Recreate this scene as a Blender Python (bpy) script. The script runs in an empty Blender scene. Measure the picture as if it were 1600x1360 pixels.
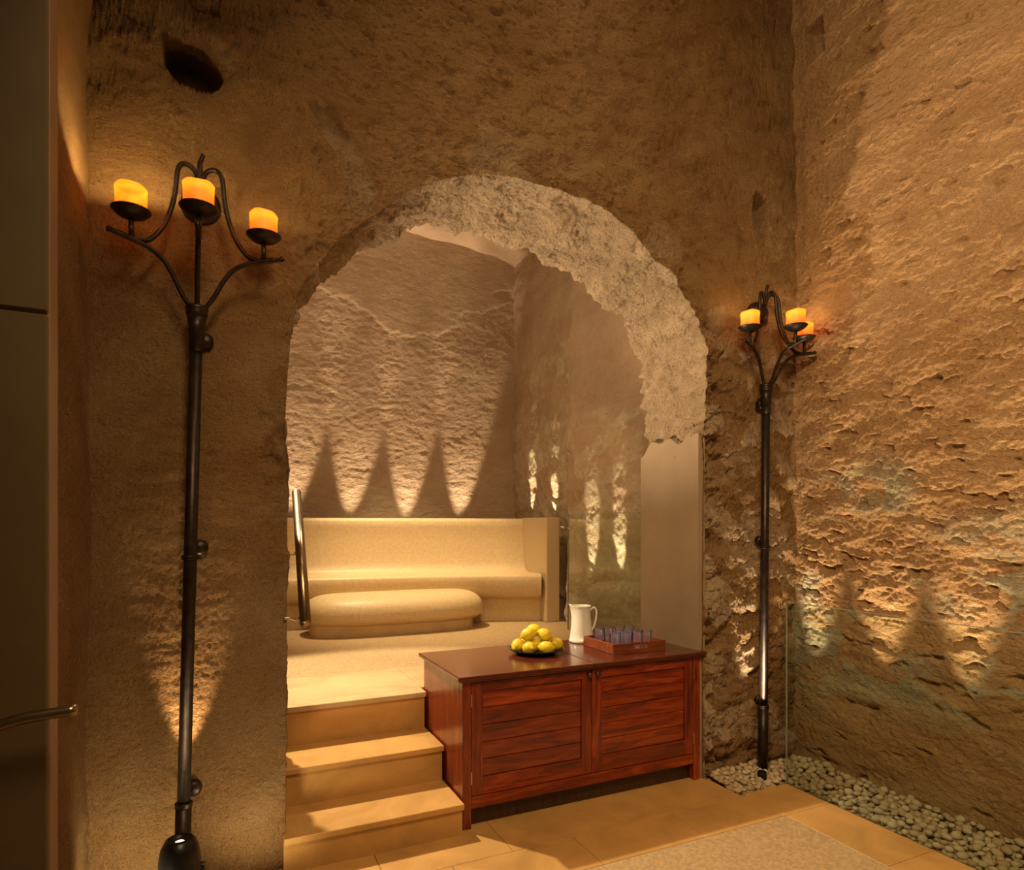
import bpy, bmesh, math, random
import numpy as np
from mathutils import Vector, Matrix

random.seed(7)
RNG = np.random.default_rng(11)
SC = bpy.context.scene
COL = SC.collection

# ------------------------------------------------------------------ camera
CAM_H, FPX, HOR, YAW = 1.65, 975.0, 825.0, math.radians(25)
cam_d = bpy.data.cameras.new('camera')
cam = bpy.data.objects.new('camera', cam_d)
COL.objects.link(cam)
cam.location = (0, 0, CAM_H)
cam.rotation_euler = (math.pi / 2, 0, -YAW)
cam_d.sensor_fit = 'HORIZONTAL'
cam_d.sensor_width = 36
cam_d.lens = 36 * FPX / 1600
cam_d.shift_y = (HOR - 680) / 1600
cam_d.clip_start = 0.02
SC.camera = cam

# ------------------------------------------------------------------ world, light, exposure
w = bpy.data.worlds.new('world'); SC.world = w
w.use_nodes = True
w.node_tree.nodes['Background'].inputs[0].default_value = (1.0, 0.72, 0.42, 1)
w.node_tree.nodes['Background'].inputs[1].default_value = 0.035
SC.view_settings.view_transform = 'Standard'
SC.view_settings.look = 'None'
SC.view_settings.exposure = 0.3
SC.view_settings.gamma = 1.0
SC.view_settings.use_curve_mapping = False

def aim(o, target):
    o.rotation_euler = (Vector(target) - o.location).to_track_quat('-Z', 'Y').to_euler()

def light(kind, loc, power, col, target=None, size=0.05, angle=60, blend=0.5):
    d = bpy.data.lights.new('light', kind)
    o = bpy.data.objects.new('light', d); COL.objects.link(o)
    o.location = loc; d.energy = power; d.color = col
    if kind == 'AREA':
        d.size = size
    else:
        d.shadow_soft_size = size
    if kind == 'SPOT':
        d.spot_size = math.radians(angle); d.spot_blend = blend
    if target is not None:
        aim(o, target)
    return o

WARM = (1.0, 0.67, 0.34)
WARM2 = (1.0, 0.66, 0.34)
PALE = (1.0, 0.80, 0.54)
# added area fills, out of view above, for the walls of the front room
light('AREA', (0.4, 0.2, 4.2), 70, WARM, (3.7, 2.4, 0.9), size=0.9).data.spread = math.radians(135)
light('AREA', (1.3, 2.1, 5.9), 13, WARM, (2.4, 2.7, 0.0), size=0.3)
# lamp high in the inner room, left of the arch: lights steps, platform and slab
light('SPOT', (0.05, 4.8, 3.35), 540, PALE, (0.85, 3.9, 0.6), size=0.035, angle=62, blend=0.35)
# lamp above the bench
light('SPOT', (1.15, 6.25, 4.9), 800, (1.0, 0.76, 0.44), (1.95, 6.5, 1.0), size=0.06, angle=50, blend=0.9)
# added point fill below the vault, brightens the whole inner room
light('POINT', (1.4, 4.9, 3.9), 64, (1.0, 0.76, 0.48), size=0.15)
# added unseen spot low by the left jamb, brightens the soffit of the arch
light('SPOT', (0.55, 4.35, 0.66), 470, (1.0, 0.76, 0.50), (2.25, 3.55, 3.25), size=0.04, angle=62, blend=0.9)
# uplights behind the bench backrest
for x in (-0.02, 0.66, 1.34, 2.02, 2.74):
    light('SPOT', (x, 7.40, 1.0), 330, (1.0, 0.75, 0.50), (x + 0.08, 7.50, 2.0), size=0.015, angle=24, blend=0.6)
# uplights at the foot of the inner right wall
for y, x, z, p in ((7.08, 3.43, 1.45, 130), (6.50, 3.452, 1.45, 130), (5.47, 3.25, 0.62, 170), (4.97, 3.25, 0.62, 170)):
    light('SPOT', (x, y, z), p, PALE, (x + 0.13, y, z + 0.6), size=0.012, angle=15, blend=0.7)
# uplights in the pebble channel of the right wall
for y in (3.0, 2.5, 2.03, 1.55):
    light('SPOT', (3.45, y, 0.06), 230, (1.0, 0.74, 0.43), (3.528, y, 0.7), size=0.015, angle=25, blend=0.9)

# ------------------------------------------------------------------ helpers
SY, CY = math.sin(YAW), math.cos(YAW)
def ray(px):
    a = (px - 800) / FPX
    return SY + a * CY, CY - a * SY
def on_y(px, py, Y):              # a measured photo point carried to the wall plane y = Y
    dx, dy = ray(px); t = Y / dy
    return dx * t, CAM_H + (HOR - py) / FPX * t
def on_x(px, py, X):
    dx, dy = ray(px); t = X / dx
    return dy * t, CAM_H + (HOR - py) / FPX * t

_perm = RNG.permutation(256).astype(np.int64)
_perm = np.concatenate([_perm, _perm, _perm])
_grad = RNG.normal(size=(256, 3)); _grad /= np.linalg.norm(_grad, axis=1)[:, None]
def perlin(P):
    Pi = np.floor(P).astype(np.int64); F = P - Pi; Pi &= 255
    U = F * F * F * (F * (F * 6 - 15) + 10)
    out = 0
    for i in (0, 1):
        wx = U[:, 0] if i else 1 - U[:, 0]
        for j in (0, 1):
            wy = U[:, 1] if j else 1 - U[:, 1]
            for k in (0, 1):
                wz = U[:, 2] if k else 1 - U[:, 2]
                h = _perm[_perm[_perm[(Pi[:, 0] + i) & 255] + ((Pi[:, 1] + j) & 255)] + ((Pi[:, 2] + k) & 255)]
                g = _grad[h]
                out = out + wx * wy * wz * (g[:, 0] * (F[:, 0] - i) + g[:, 1] * (F[:, 1] - j) + g[:, 2] * (F[:, 2] - k))
    return out
def fbm(P, f, octv=4, gain=0.5, ridge=False):
    r = 0; a = 1.0
    for o in range(octv):
        n = perlin(P * f + 17.3 * o)
        if ridge:
            n = 0.35 - np.abs(n) * 1.4
        r = r + a * n; a *= gain; f *= 2.03
    return r
def worley(P, f):
    Q = P * f; Pi = np.floor(Q).astype(np.int64)
    f1 = np.full(len(P), 9.0); f2 = np.full(len(P), 9.0); cid = np.zeros(len(P))
    for i in (-1, 0, 1):
        for j in (-1, 0, 1):
            for k in (-1, 0, 1):
                C = (Pi + (i, j, k))
                c = C & 255
                h = _perm[_perm[_perm[c[:, 0]] + c[:, 1]] + c[:, 2]]
                h2 = _perm[h + 31]; h3 = _perm[h + 77]
                pt = C + np.stack([h, h2, h3], 1) / 256.0
                d = np.linalg.norm(Q - pt, axis=1)
                near = d < f1
                f2 = np.where(near, f1, np.minimum(f2, d))
                cid = np.where(near, h / 256.0, cid)
                f1 = np.minimum(f1, d)
    return f1, f2, cid
def terrace(n, steps):
    q = n * steps; i = np.floor(q); f = q - i
    return (i + sstep(0.3, 0.62, f)) / steps
def warp(P, f, a):
    return P + a * np.stack([perlin(P * f + 3.1), perlin(P * f + 51.7), perlin(P * f + 97.3)], 1)
def rock(P, f, octv=5):
    W = warp(P, f * 0.8, 0.5 / f); r = 0; a = 1.0
    for o in range(octv):
        r = r + a * (np.abs(perlin(W * f + 11.9 * o)) * 2 - 0.45); a *= 0.56; f *= 2.1
    return r
def sstep(a, b, x):
    t = np.clip((x - a) / (b - a), 0, 1); return t * t * (3 - 2 * t)

def link_mesh(name, verts, faces, mat, parent=None, smooth=True, uv=None, attrs=None):
    """verts in world space; the parent is an empty at a translation only"""
    off = np.array(parent_origin(parent))
    V = np.asarray(verts, dtype=np.float32) - off
    me = bpy.data.meshes.new(name)
    F = np.asarray(faces, dtype=np.int32) if not isinstance(faces, list) else None
    if F is not None:
        n, k = F.shape
        me.vertices.add(len(V)); me.vertices.foreach_set('co', V.astype(np.float32).ravel())
        me.loops.add(n * k); me.loops.foreach_set('vertex_index', F.ravel())
        me.polygons.add(n)
        me.polygons.foreach_set('loop_start', np.arange(0, n * k, k, dtype=np.int32))
        me.update(calc_edges=True)
    else:
        me.from_pydata([tuple(v) for v in V], [], faces)
    me.polygons.foreach_set('use_smooth', np.full(len(me.polygons), smooth))
    if uv is not None:
        l = me.uv_layers.new(name='UVMap')
        vi = np.zeros(len(me.loops), dtype=np.int32); me.loops.foreach_get('vertex_index', vi)
        l.data.foreach_set('uv', np.asarray(uv, dtype=np.float32)[vi].ravel())
    for k, a in (attrs or {}).items():
        at = me.attributes.new(k, 'FLOAT', 'POINT')
        at.data.foreach_set('value', np.asarray(a, dtype=np.float32))
    me.validate(); me.update()
    o = bpy.data.objects.new(name, me); COL.objects.link(o)
    o.parent = parent
    if mat is not None:
        me.materials.append(mat)
    return o
def parent_origin(p):
    x = Vector((0, 0, 0))
    while p is not None:
        x = x + p.location; p = p.parent
    return x
def empty(name, loc):
    o = bpy.data.objects.new(name, None); COL.objects.link(o)
    o.location = loc; o.empty_display_size = 0.1
    return o
def tag(o, label, cat, group=None):
    o['label'] = label; o['category'] = cat
    if group: o['group'] = group
    return o
def struct(o, label=None):
    o['kind'] = 'structure'
    if label: o['label'] = label
    return o
def bm_obj(name, bm, mat, parent=None, smooth=False):
    me = bpy.data.meshes.new(name)
    off = parent_origin(parent)
    if off.length > 0:
        bmesh.ops.translate(bm, verts=bm.verts, vec=-off)
    bmesh.ops.recalc_face_normals(bm, faces=bm.faces)
    bm.to_mesh(me); bm.free()
    me.polygons.foreach_set('use_smooth', np.full(len(me.polygons), smooth))
    if mat is not None: me.materials.append(mat)
    o = bpy.data.objects.new(name, me); COL.objects.link(o); o.parent = parent
    return o
def box(name, x0, x1, y0, y1, z0, z1, mat, parent=None, bev=0.003, seg=1):
    bm = bmesh.new()
    bmesh.ops.create_cube(bm, size=1)
    for v in bm.verts:
        v.co = ((x0 + x1) / 2 + v.co.x * (x1 - x0), (y0 + y1) / 2 + v.co.y * (y1 - y0), (z0 + z1) / 2 + v.co.z * (z1 - z0))
    if bev > 0:
        bmesh.ops.bevel(bm, geom=bm.edges[:], offset=bev, segments=seg, affect='EDGES', profile=0.6)
    return bm_obj(name, bm, mat, parent)
def catmull(pts, n=10):
    P = [Vector(p) for p in pts]; P = [P[0] * 2 - P[1]] + P + [P[-1] * 2 - P[-2]]
    out = []
    for i in range(1, len(P) - 2):
        for k in range(n):
            t = k / n
            a, b, c, d = P[i - 1], P[i], P[i + 1], P[i + 2]
            out.append(0.5 * ((2 * b) + (c - a) * t + (2 * a - 5 * b + 4 * c - d) * t * t + (3 * b - a - 3 * c + d) * t ** 3))
    out.append(P[-2]); return out
def tube(name, pts, rad, mat, parent=None, sides=10, smooth=True):
    pts = [Vector(p) for p in pts]; n = len(pts)
    rads = [rad] * n if isinstance(rad, (int, float)) else rad
    V = []; F = []
    prev = None
    for i, p in enumerate(pts):
        t = (pts[min(i + 1, n - 1)] - pts[max(i - 1, 0)]).normalized()
        if prev is None:
            a = t.orthogonal().normalized()
        else:
            a = (prev - t * prev.dot(t)).normalized()
        prev = a; b = t.cross(a)
        for s in range(sides):
            th = 2 * math.pi * s / sides
            V.append(p + (a * math.cos(th) + b * math.sin(th)) * rads[i])
    for i in range(n - 1):
        for s in range(sides):
            F.append((i * sides + s, i * sides + (s + 1) % sides, (i + 1) * sides + (s + 1) % sides, (i + 1) * sides + s))
    F.append(tuple(range(sides))[::-1]); F.append(tuple(range((n - 1) * sides, n * sides)))
    return link_mesh(name, [tuple(v) for v in V], F, mat, parent, smooth)
def lathe(name, prof, loc, mat, parent=None, sides=28, smooth=True, axis=None):
    """prof: (radius, height) list; closes at radius 0"""
    V = []; F = []; M = Vector((0, 0, 1)).rotation_difference(Vector(axis)).to_matrix() if axis else Matrix.Identity(3)
    for r, h in prof:
        for s in range(sides):
            th = 2 * math.pi * s / sides
            V.append(M @ Vector((max(r, 1e-4) * math.cos(th), max(r, 1e-4) * math.sin(th), h)) + Vector(loc))
    for i in range(len(prof) - 1):
        for s in range(sides):
            F.append((i * sides + s, i * sides + (s + 1) % sides, (i + 1) * sides + (s + 1) % sides, (i + 1) * sides + s))
    return link_mesh(name, [tuple(v) for v in V], F, mat, parent, smooth)
def grid_faces(nu, nv):
    i = np.arange(nu * nv).reshape(nu, nv)
    return np.stack([i[:-1, :-1], i[1:, :-1], i[1:, 1:], i[:-1, 1:]], -1).reshape(-1, 4)

# ------------------------------------------------------------------ materials
def new_mat(name):
    m = bpy.data.materials.new(name); m.use_nodes = True
    nt = m.node_tree; b = nt.nodes['Principled BSDF']
    return m, nt, b
def node(nt, t, **kw):
    n = nt.nodes.new(t)
    for k, v in kw.items(): setattr(n, k, v)
    return n
def mapped(nt, coord, scale=(1, 1, 1), rot=(0, 0, 0)):
    mp = node(nt, 'ShaderNodeMapping'); mp.inputs['Scale'].default_value = scale; mp.inputs['Rotation'].default_value = rot
    nt.links.new(coord, mp.inputs['Vector']); return mp.outputs[0]
def noise_tex(nt, vec, scale, detail=4, rough=0.55, dist=0.0):
    n = node(nt, 'ShaderNodeTexNoise'); n.inputs['Scale'].default_value = scale
    n.inputs['Detail'].default_value = detail; n.inputs['Roughness'].default_value = rough; n.inputs['Distortion'].default_value = dist
    nt.links.new(vec, n.inputs['Vector']); return n.outputs[0]
def ramp(nt, fac, stops):
    r = node(nt, 'ShaderNodeValToRGB'); e = r.color_ramp.elements
    while len(e) < len(stops): e.new(0.5)
    for s, (p, c) in zip(e, stops):
        s.position = p; s.color = (c[0], c[1], c[2], 1) if isinstance(c, tuple) else (c, c, c, 1)
    nt.links.new(fac, r.inputs[0]); return r.outputs[0]
def mix(nt, fac, a, b, mode='MIX'):
    n = node(nt, 'ShaderNodeMix', data_type='RGBA', blend_type=mode)
    for s, v in ((0, fac), (6, a), (7, b)):
        if isinstance(v, (int, float)): n.inputs[s].default_value = v
        elif isinstance(v, tuple): n.inputs[s].default_value = (*v, 1)
        else: nt.links.new(v, n.inputs[s])
    return n.outputs[2]
def math_n(nt, op, a, b):
    n = node(nt, 'ShaderNodeMath', operation=op)
    for s, v in ((0, a), (1, b)):
        if isinstance(v, (int, float)): n.inputs[s].default_value = v
        else: nt.links.new(v, n.inputs[s])
    return n.outputs[0]
def bump(nt, b, height, strength=0.5, dist=0.01, prev=None):
    n = node(nt, 'ShaderNodeBump'); n.inputs['Strength'].default_value = strength; n.inputs['Distance'].default_value = dist
    nt.links.new(height, n.inputs['Height'])
    if prev is not None: nt.links.new(prev, n.inputs['Normal'])
    nt.links.new(n.outputs[0], b.inputs['Normal']); return n.outputs[0]

def stone_mat(name, ca, cb, cc, grey, fine=70, stretch=(1, 1, 1), bs=0.7):
    m, nt, b = new_mat(name)
    co = node(nt, 'ShaderNodeTexCoord').outputs['Object']
    v = mapped(nt, co, stretch)
    n1 = noise_tex(nt, v, 1.3, 5, 0.6, 0.4); n2 = noise_tex(nt, v, 7, 6, 0.65, 0.3); n3 = noise_tex(nt, v, fine, 4, 0.7)
    base = ramp(nt, n1, [(0.30, ca), (0.52, cb), (0.72, cc)])
    base = mix(nt, ramp(nt, n2, [(0.35, 0.0), (0.7, 0.75)]), base, mix(nt, 0.5, base, cc))
    at = node(nt, 'ShaderNodeAttribute', attribute_name='stone').outputs['Fac']
    gcol = mix(nt, ramp(nt, n2, [(0.35, 0.0), (0.65, 1.0)]), grey, tuple(min(1, c * 1.45) for c in grey))
    base = mix(nt, at, base, gcol)
    base = mix(nt, 0.35, base, ramp(nt, n3, [(0.25, (0.35, 0.35, 0.35)), (0.7, (1.0, 1.0, 1.0))]), 'MULTIPLY')
    nt.links.new(base, b.inputs['Base Color'])
    b.inputs['Roughness'].default_value = 0.92
    b.inputs['Specular IOR Level'].default_value = 0.2
    p = bump(nt, b, n3, bs, 0.030)
    bump(nt, b, noise_tex(nt, v, fine * 0.33, 5, 0.65), bs * 0.9, 0.055, p)
    return m

M_wall = stone_mat('plaster_ochre', (0.31, 0.160, 0.060), (0.40, 0.228, 0.092), (0.50, 0.315, 0.15), (0.54, 0.405, 0.26), 80, (1, 1, 1.4), 0.9)
M_right = stone_mat('plaster_right', (0.42, 0.235, 0.105), (0.51, 0.31, 0.15), (0.58, 0.375, 0.20), (0.37, 0.34, 0.24), 60, (1, 0.55, 1.1), 0.8)
M_inner = stone_mat('plaster_inner', (0.44, 0.30, 0.18), (0.52, 0.37, 0.235), (0.60, 0.45, 0.30), (0.50, 0.43, 0.29), 60, (1, 1, 1.6), 0.5)

def limestone(name, col, rough=0.28, var=0.12, sc=3.0):
    m, nt, b = new_mat(name)
    co = node(nt, 'ShaderNodeTexCoord').outputs['Object']
    oi = node(nt, 'ShaderNodeObjectInfo').outputs['Random']
    n = noise_tex(nt, co, sc, 6, 0.6, 0.8)
    dark = tuple(c * (1 - 2.2 * var) for c in col); lite = tuple(min(1, c * (1 + var)) for c in col)
    base = ramp(nt, n, [(0.3, dark), (0.55, col), (0.75, lite)])
    sp = noise_tex(nt, co, 120, 2, 0.5)
    base = mix(nt, 0.15, base, ramp(nt, sp, [(0.3, 0.5), (0.6, 1.0)]), 'MULTIPLY')
    base = mix(nt, math_n(nt, 'MULTIPLY', oi, 0.12), base, dark)
    nt.links.new(base, b.inputs['Base Color'])
    nt.links.new(ramp(nt, n, [(0.3, rough), (0.7, rough + 0.12)]), b.inputs['Roughness'])
    bump(nt, b, n, 0.05, 0.01)
    return m
M_lime = limestone('limestone_honey', (0.58, 0.33, 0.105), 0.30)
M_limepale = limestone('limestone_pale', (0.60, 0.42, 0.21), 0.42)

def mosaic(name, col, tile, coord='UV', rough=0.45, var=0.10, mortar=(0.54, 0.40, 0.22)):
    m, nt, b = new_mat(name)
    co = node(nt, 'ShaderNodeTexCoord').outputs[coord]
    br = node(nt, 'ShaderNodeTexBrick', offset=0.0, squash=1.0)
    br.inputs['Scale'].default_value = 1.0
    br.inputs['Brick Width'].default_value = tile; br.inputs['Row Height'].default_value = tile
    br.inputs['Mortar Size'].default_value = tile * 0.07; br.inputs['Mortar Smooth'].default_value = 0.4
    br.inputs['Color1'].default_value = (*col, 1)
    br.inputs['Color2'].default_value = (*[c * (1 - var) for c in col], 1)
    br.inputs['Mortar'].default_value = (*mortar, 1)
    nt.links.new(co, br.inputs['Vector'])
    n = noise_tex(nt, co, 25, 3, 0.6)
    base = mix(nt, 0.3, br.outputs['Color'], ramp(nt, n, [(0.3, 0.6), (0.7, 1.0)]), 'MULTIPLY')
    nt.links.new(base, b.inputs['Base Color'])
    b.inputs['Roughness'].default_value = rough
    bump(nt, b, math_n(nt, 'SUBTRACT', 1.0, br.outputs['Fac']), 0.35, 0.003)
    return m
M_mosaic = mosaic('mosaic_cream', (0.72, 0.53, 0.28), 0.020)
M_mosfloor = mosaic('mosaic_floor', (0.58, 0.40, 0.20), 0.016, 'Object', 0.5, 0.3, (0.42, 0.28, 0.14))

def wood(name, along, dark=(0.065, 0.010, 0.005), mid=(0.27, 0.030, 0.007), lite=(0.50, 0.085, 0.014), rough=0.3):
    m, nt, b = new_mat(name)
    co = node(nt, 'ShaderNodeTexCoord').outputs['Object']
    oi = node(nt, 'ShaderNodeObjectInfo').outputs['Random']
    off = node(nt, 'ShaderNodeVectorMath', operation='ADD')
    nt.links.new(co, off.inputs[0])
    cx = node(nt, 'ShaderNodeCombineXYZ')
    k = math_n(nt, 'MULTIPLY', oi, 37.0)
    for s in range(3): nt.links.new(k, cx.inputs[s])
    nt.links.new(cx.outputs[0], off.inputs[1])
    sc = {'x': (1.6, 14, 14), 'z': (14, 14, 1.6), 'y': (14, 1.6, 14)}[along]
    v = mapped(nt, off.outputs[0], sc)
    n = noise_tex(nt, v, 1.3, 5, 0.6, 1.6)
    f = noise_tex(nt, mapped(nt, off.outputs[0], tuple(s * 9 for s in sc)), 1.0, 3, 0.6)
    base = ramp(nt, n, [(0.28, dark), (0.5, mid), (0.72, lite)])
    base = mix(nt, 0.5, base, ramp(nt, f, [(0.3, 0.35), (0.6, 1.0)]), 'MULTIPLY')
    base = mix(nt, math_n(nt, 'MULTIPLY', oi, 0.4), base, dark)
    nt.links.new(base, b.inputs['Base Color'])
    b.inputs['Roughness'].default_value = rough
    b.inputs['Coat Weight'].default_value = 0.35; b.inputs['Coat Roughness'].default_value = 0.15
    bump(nt, b, f, 0.12, 0.002)
    return m
M_woodx = wood('mahogany_across', 'x'); M_woodz = wood('mahogany_upright', 'z'); M_woody = wood('mahogany_deep', 'y')
M_woodtop = wood('mahogany_top', 'x', (0.05, 0.010, 0.006), (0.11, 0.02, 0.01), (0.17, 0.035, 0.015), 0.22)
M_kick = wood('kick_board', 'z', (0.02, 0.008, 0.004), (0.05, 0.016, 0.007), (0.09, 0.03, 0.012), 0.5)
M_tray = wood('tray_wood', 'x', (0.12, 0.025, 0.01), (0.26, 0.06, 0.02), (0.36, 0.10, 0.035), 0.35)

def plain(name, col, rough=0.5, metal=0.0, noise_s=0, noise_a=0.2, spec=0.5):
    m, nt, b = new_mat(name)
    b.inputs['Base Color'].default_value = (*col, 1); b.inputs['Roughness'].default_value = rough
    b.inputs['Metallic'].default_value = metal; b.inputs['Specular IOR Level'].default_value = spec
    if noise_s:
        co = node(nt, 'ShaderNodeTexCoord').outputs['Object']
        n = noise_tex(nt, co, noise_s, 5, 0.6)
        nt.links.new(ramp(nt, n, [(0.3, tuple(c * (1 - noise_a) for c in col)), (0.7, tuple(min(1, c * (1 + noise_a)) for c in col))]), b.inputs['Base Color'])
        bump(nt, b, n, 0.15, 0.004)
    return m
M_iron = plain('wrought_iron', (0.045, 0.032, 0.026), 0.42, 0.75, 30, 0.4)
M_black = plain('black_plastic', (0.008, 0.008, 0.009), 0.35, 0, 12, 0.4)
M_brass = plain('brushed_brass', (0.36, 0.27, 0.15), 0.28, 1.0, 40, 0.1)
M_steel = plain('hinge_steel', (0.6, 0.55, 0.48), 0.3, 1.0, 40, 0.1)
M_knob = plain('aged_knob', (0.11, 0.09, 0.07), 0.35, 0.9, 40, 0.2)
M_ceram = plain('white_glaze', (0.80, 0.76, 0.66), 0.15, 0, 6, 0.04)
M_plate = plain('black_plate', (0.012, 0.010, 0.010), 0.12, 0, 10, 0.3)
M_panel = plain('jamb_plaster', (0.31, 0.23, 0.145), 0.75, 0, 3, 0.10)
M_door = plain('olive_stone', (0.125, 0.085, 0.035), 0.55, 0, 2.5, 0.16)
M_dooredge = plain('door_edge', (0.27, 0.17, 0.10), 0.6, 0, 4, 0.1)
M_pebble = [plain('pebble_%d' % i, c, 0.75, 0, 30, 0.2) for i, c in enumerate([(0.50, 0.39, 0.25), (0.42, 0.32, 0.19), (0.56, 0.45, 0.30)])]
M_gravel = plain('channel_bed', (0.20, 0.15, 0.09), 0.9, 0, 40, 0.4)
M_ceil = plain('vault_plaster', (0.34, 0.23, 0.13), 0.9, 0, 5, 0.15)
M_core = plain('step_core', (0.40, 0.27, 0.13), 0.8, 0, 5, 0.1)
M_grout = plain('grout', (0.34, 0.23, 0.12), 0.85, 0, 30, 0.15)

def lemon_mat():
    m, nt, b = new_mat('lemon_peel')
    co = node(nt, 'ShaderNodeTexCoord').outputs['Object']
    n = noise_tex(nt, co, 9, 3, 0.5); f = noise_tex(nt, co, 150, 2, 0.5)
    nt.links.new(ramp(nt, n, [(0.3, (0.66, 0.47, 0.015)), (0.7, (0.80, 0.60, 0.03))]), b.inputs['Base Color'])
    b.inputs['Roughness'].default_value = 0.38
    b.inputs['Subsurface Weight'].default_value = 0.08; b.inputs['Subsurface Radius'].default_value = (0.01, 0.006, 0.002)
    bump(nt, b, f, 0.25, 0.002)
    return m
M_lemon = lemon_mat()
M_lemontip = plain('lemon_tip', (0.55, 0.42, 0.06), 0.6, 0, 40, 0.2)

def glass_mat(name, col, rough=0.0, ior=1.45):
    m, nt, b = new_mat(name)
    b.inputs['Base Color'].default_value = (*col, 1); b.inputs['Transmission Weight'].default_value = 1
    b.inputs['Roughness'].default_value = rough; b.inputs['IOR'].default_value = ior
    return m
def pane_mat(name, tint):
    m, nt, b = new_mat(name)
    out = nt.nodes['Material Output']
    tr = node(nt, 'ShaderNodeBsdfTransparent'); tr.inputs[0].default_value = (*tint, 1)
    gl = node(nt, 'ShaderNodeBsdfGlossy'); gl.inputs['Roughness'].default_value = 0.02
    fr = node(nt, 'ShaderNodeLayerWeight'); fr.inputs[0].default_value = 0.12
    mx = node(nt, 'ShaderNodeMixShader')
    nt.links.new(fr.outputs[0], mx.inputs[0]); nt.links.new(tr.outputs[0], mx.inputs[1]); nt.links.new(gl.outputs[0], mx.inputs[2])
    nt.links.new(mx.outputs[0], out.inputs[0])
    return m
M_pane = pane_mat('pane_glass', (0.93, 0.97, 0.94))
def tumbler_mat():
    m, nt, b = new_mat('lilac_glass'); out = nt.nodes['Material Output']
    tr = node(nt, 'ShaderNodeBsdfTransparent'); tr.inputs[0].default_value = (0.99, 0.98, 1.0, 1)
    gl = node(nt, 'ShaderNodeBsdfGlossy'); gl.inputs['Roughness'].default_value = 0.05; gl.inputs[0].default_value = (0.95, 0.9, 1, 1)
    tl = node(nt, 'ShaderNodeBsdfTranslucent'); tl.inputs[0].default_value = (0.85, 0.80, 1.0, 1)
    lw = node(nt, 'ShaderNodeLayerWeight'); lw.inputs[0].default_value = 0.20
    m1 = node(nt, 'ShaderNodeMixShader'); m1.inputs[0].default_value = 0.13
    nt.links.new(tr.outputs[0], m1.inputs[1]); nt.links.new(tl.outputs[0], m1.inputs[2])
    m2 = node(nt, 'ShaderNodeMixShader'); nt.links.new(lw.outputs[0], m2.inputs[0])
    nt.links.new(m1.outputs[0], m2.inputs[1]); nt.links.new(gl.outputs[0], m2.inputs[2]); nt.links.new(m2.outputs[0], out.inputs[0])
    return m
M_tumbler = tumbler_mat()
M_paneedge = plain('pane_edge', (0.32, 0.34, 0.28), 0.2, 0, 0)

def candle_mat():
    m, nt, b = new_mat('glowing_wax')
    tc = node(nt, 'ShaderNodeTexCoord').outputs['Generated']
    sx = node(nt, 'ShaderNodeSeparateXYZ'); nt.links.new(tc, sx.inputs[0])
    n = noise_tex(nt, tc, 3, 3, 0.5)
    h = math_n(nt, 'ADD', sx.outputs[2], math_n(nt, 'MULTIPLY', math_n(nt, 'SUBTRACT', n, 0.5), 0.25))
    col = ramp(nt, h, [(0.12, (0.24, 0.024, 0.001)), (0.45, (0.42, 0.058, 0.002)), (0.80, (0.9, 0.19, 0.006)), (1.0, (0.75, 0.13, 0.004))])
    b.inputs['Base Color'].default_value = (0.7, 0.38, 0.10, 1); b.inputs['Roughness'].default_value = 0.5
    tr = node(nt, 'ShaderNodeBsdfTransparent'); tr.inputs[0].default_value = (1.0, 0.66, 0.26, 1)
    mx = node(nt, 'ShaderNodeMixShader'); mx.inputs[0].default_value = 0.22
    nt.links.new(b.outputs[0], mx.inputs[1]); nt.links.new(tr.outputs[0], mx.inputs[2]); nt.links.new(mx.outputs[0], nt.nodes['Material Output'].inputs[0])
    nt.links.new(col, b.inputs['Emission Color']); b.inputs['Emission Strength'].default_value = 2.2
    return m
M_candle = candle_mat()

# ------------------------------------------------------------------ the arch wall (front face, reveal and back face as one rough surface)
YF, YB = 3.19, 3.83                 # front and back face of the arch wall
XL, XR, ZT = -0.60, 3.76, 6.0
front_px = [(449, 800), (450, 739), (444, 691), (447, 640), (451, 568), (456, 510), (466, 458), (490, 420), (514, 390), (557, 356), (590, 335), (637, 302), (685, 283),
            (742, 272), (804, 278), (827, 285), (865, 294), (899, 306), (946, 328), (970, 349), (998, 378), (1022, 406), (1051, 430), (1074, 473),
            (1093, 506), (1101, 549), (1102, 596), (1099, 644), (1097, 667), (1100, 715)]
back_px = [(462, 487), (519, 425), (557, 401), (604, 378), (628, 366), (671, 354), (715, 356), (761, 364), (790, 371), (823, 385), (851, 404), (875, 411), (899, 425),
           (918, 447), (946, 477), (970, 492), (980, 520), (994, 544), (1006, 572), (1010, 620), (1013, 658), (1013, 705), (1010, 739)]
fo = [(0.284, 0.0), (0.285, 0.8)] + [on_y(a, b, YF) for a, b in front_px] + [(2.875, 1.2), (2.875, 0.0)]
bo = [(0.29, 0.0), (0.29, 1.0), (0.29, 2.2), (0.31, 2.6)] + [on_y(a, b, YB) for a, b in back_px] + [(2.875, 1.2), (2.875, 0.0)]
def resample(P, n):
    P = np.array(P); d = np.r_[0, np.cumsum(np.linalg.norm(np.diff(P, axis=0), axis=1))]
    t = np.linspace(0, d[-1], n); return np.stack([np.interp(t, d, P[:, 0]), np.interp(t, d, P[:, 1])], 1)
NS, NR, NQ, NB = 860, 110, 320, 8
FO = resample(fo, NS); BO = resample(bo, NS)
CXc, CZc = 1.58, 1.6
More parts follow.
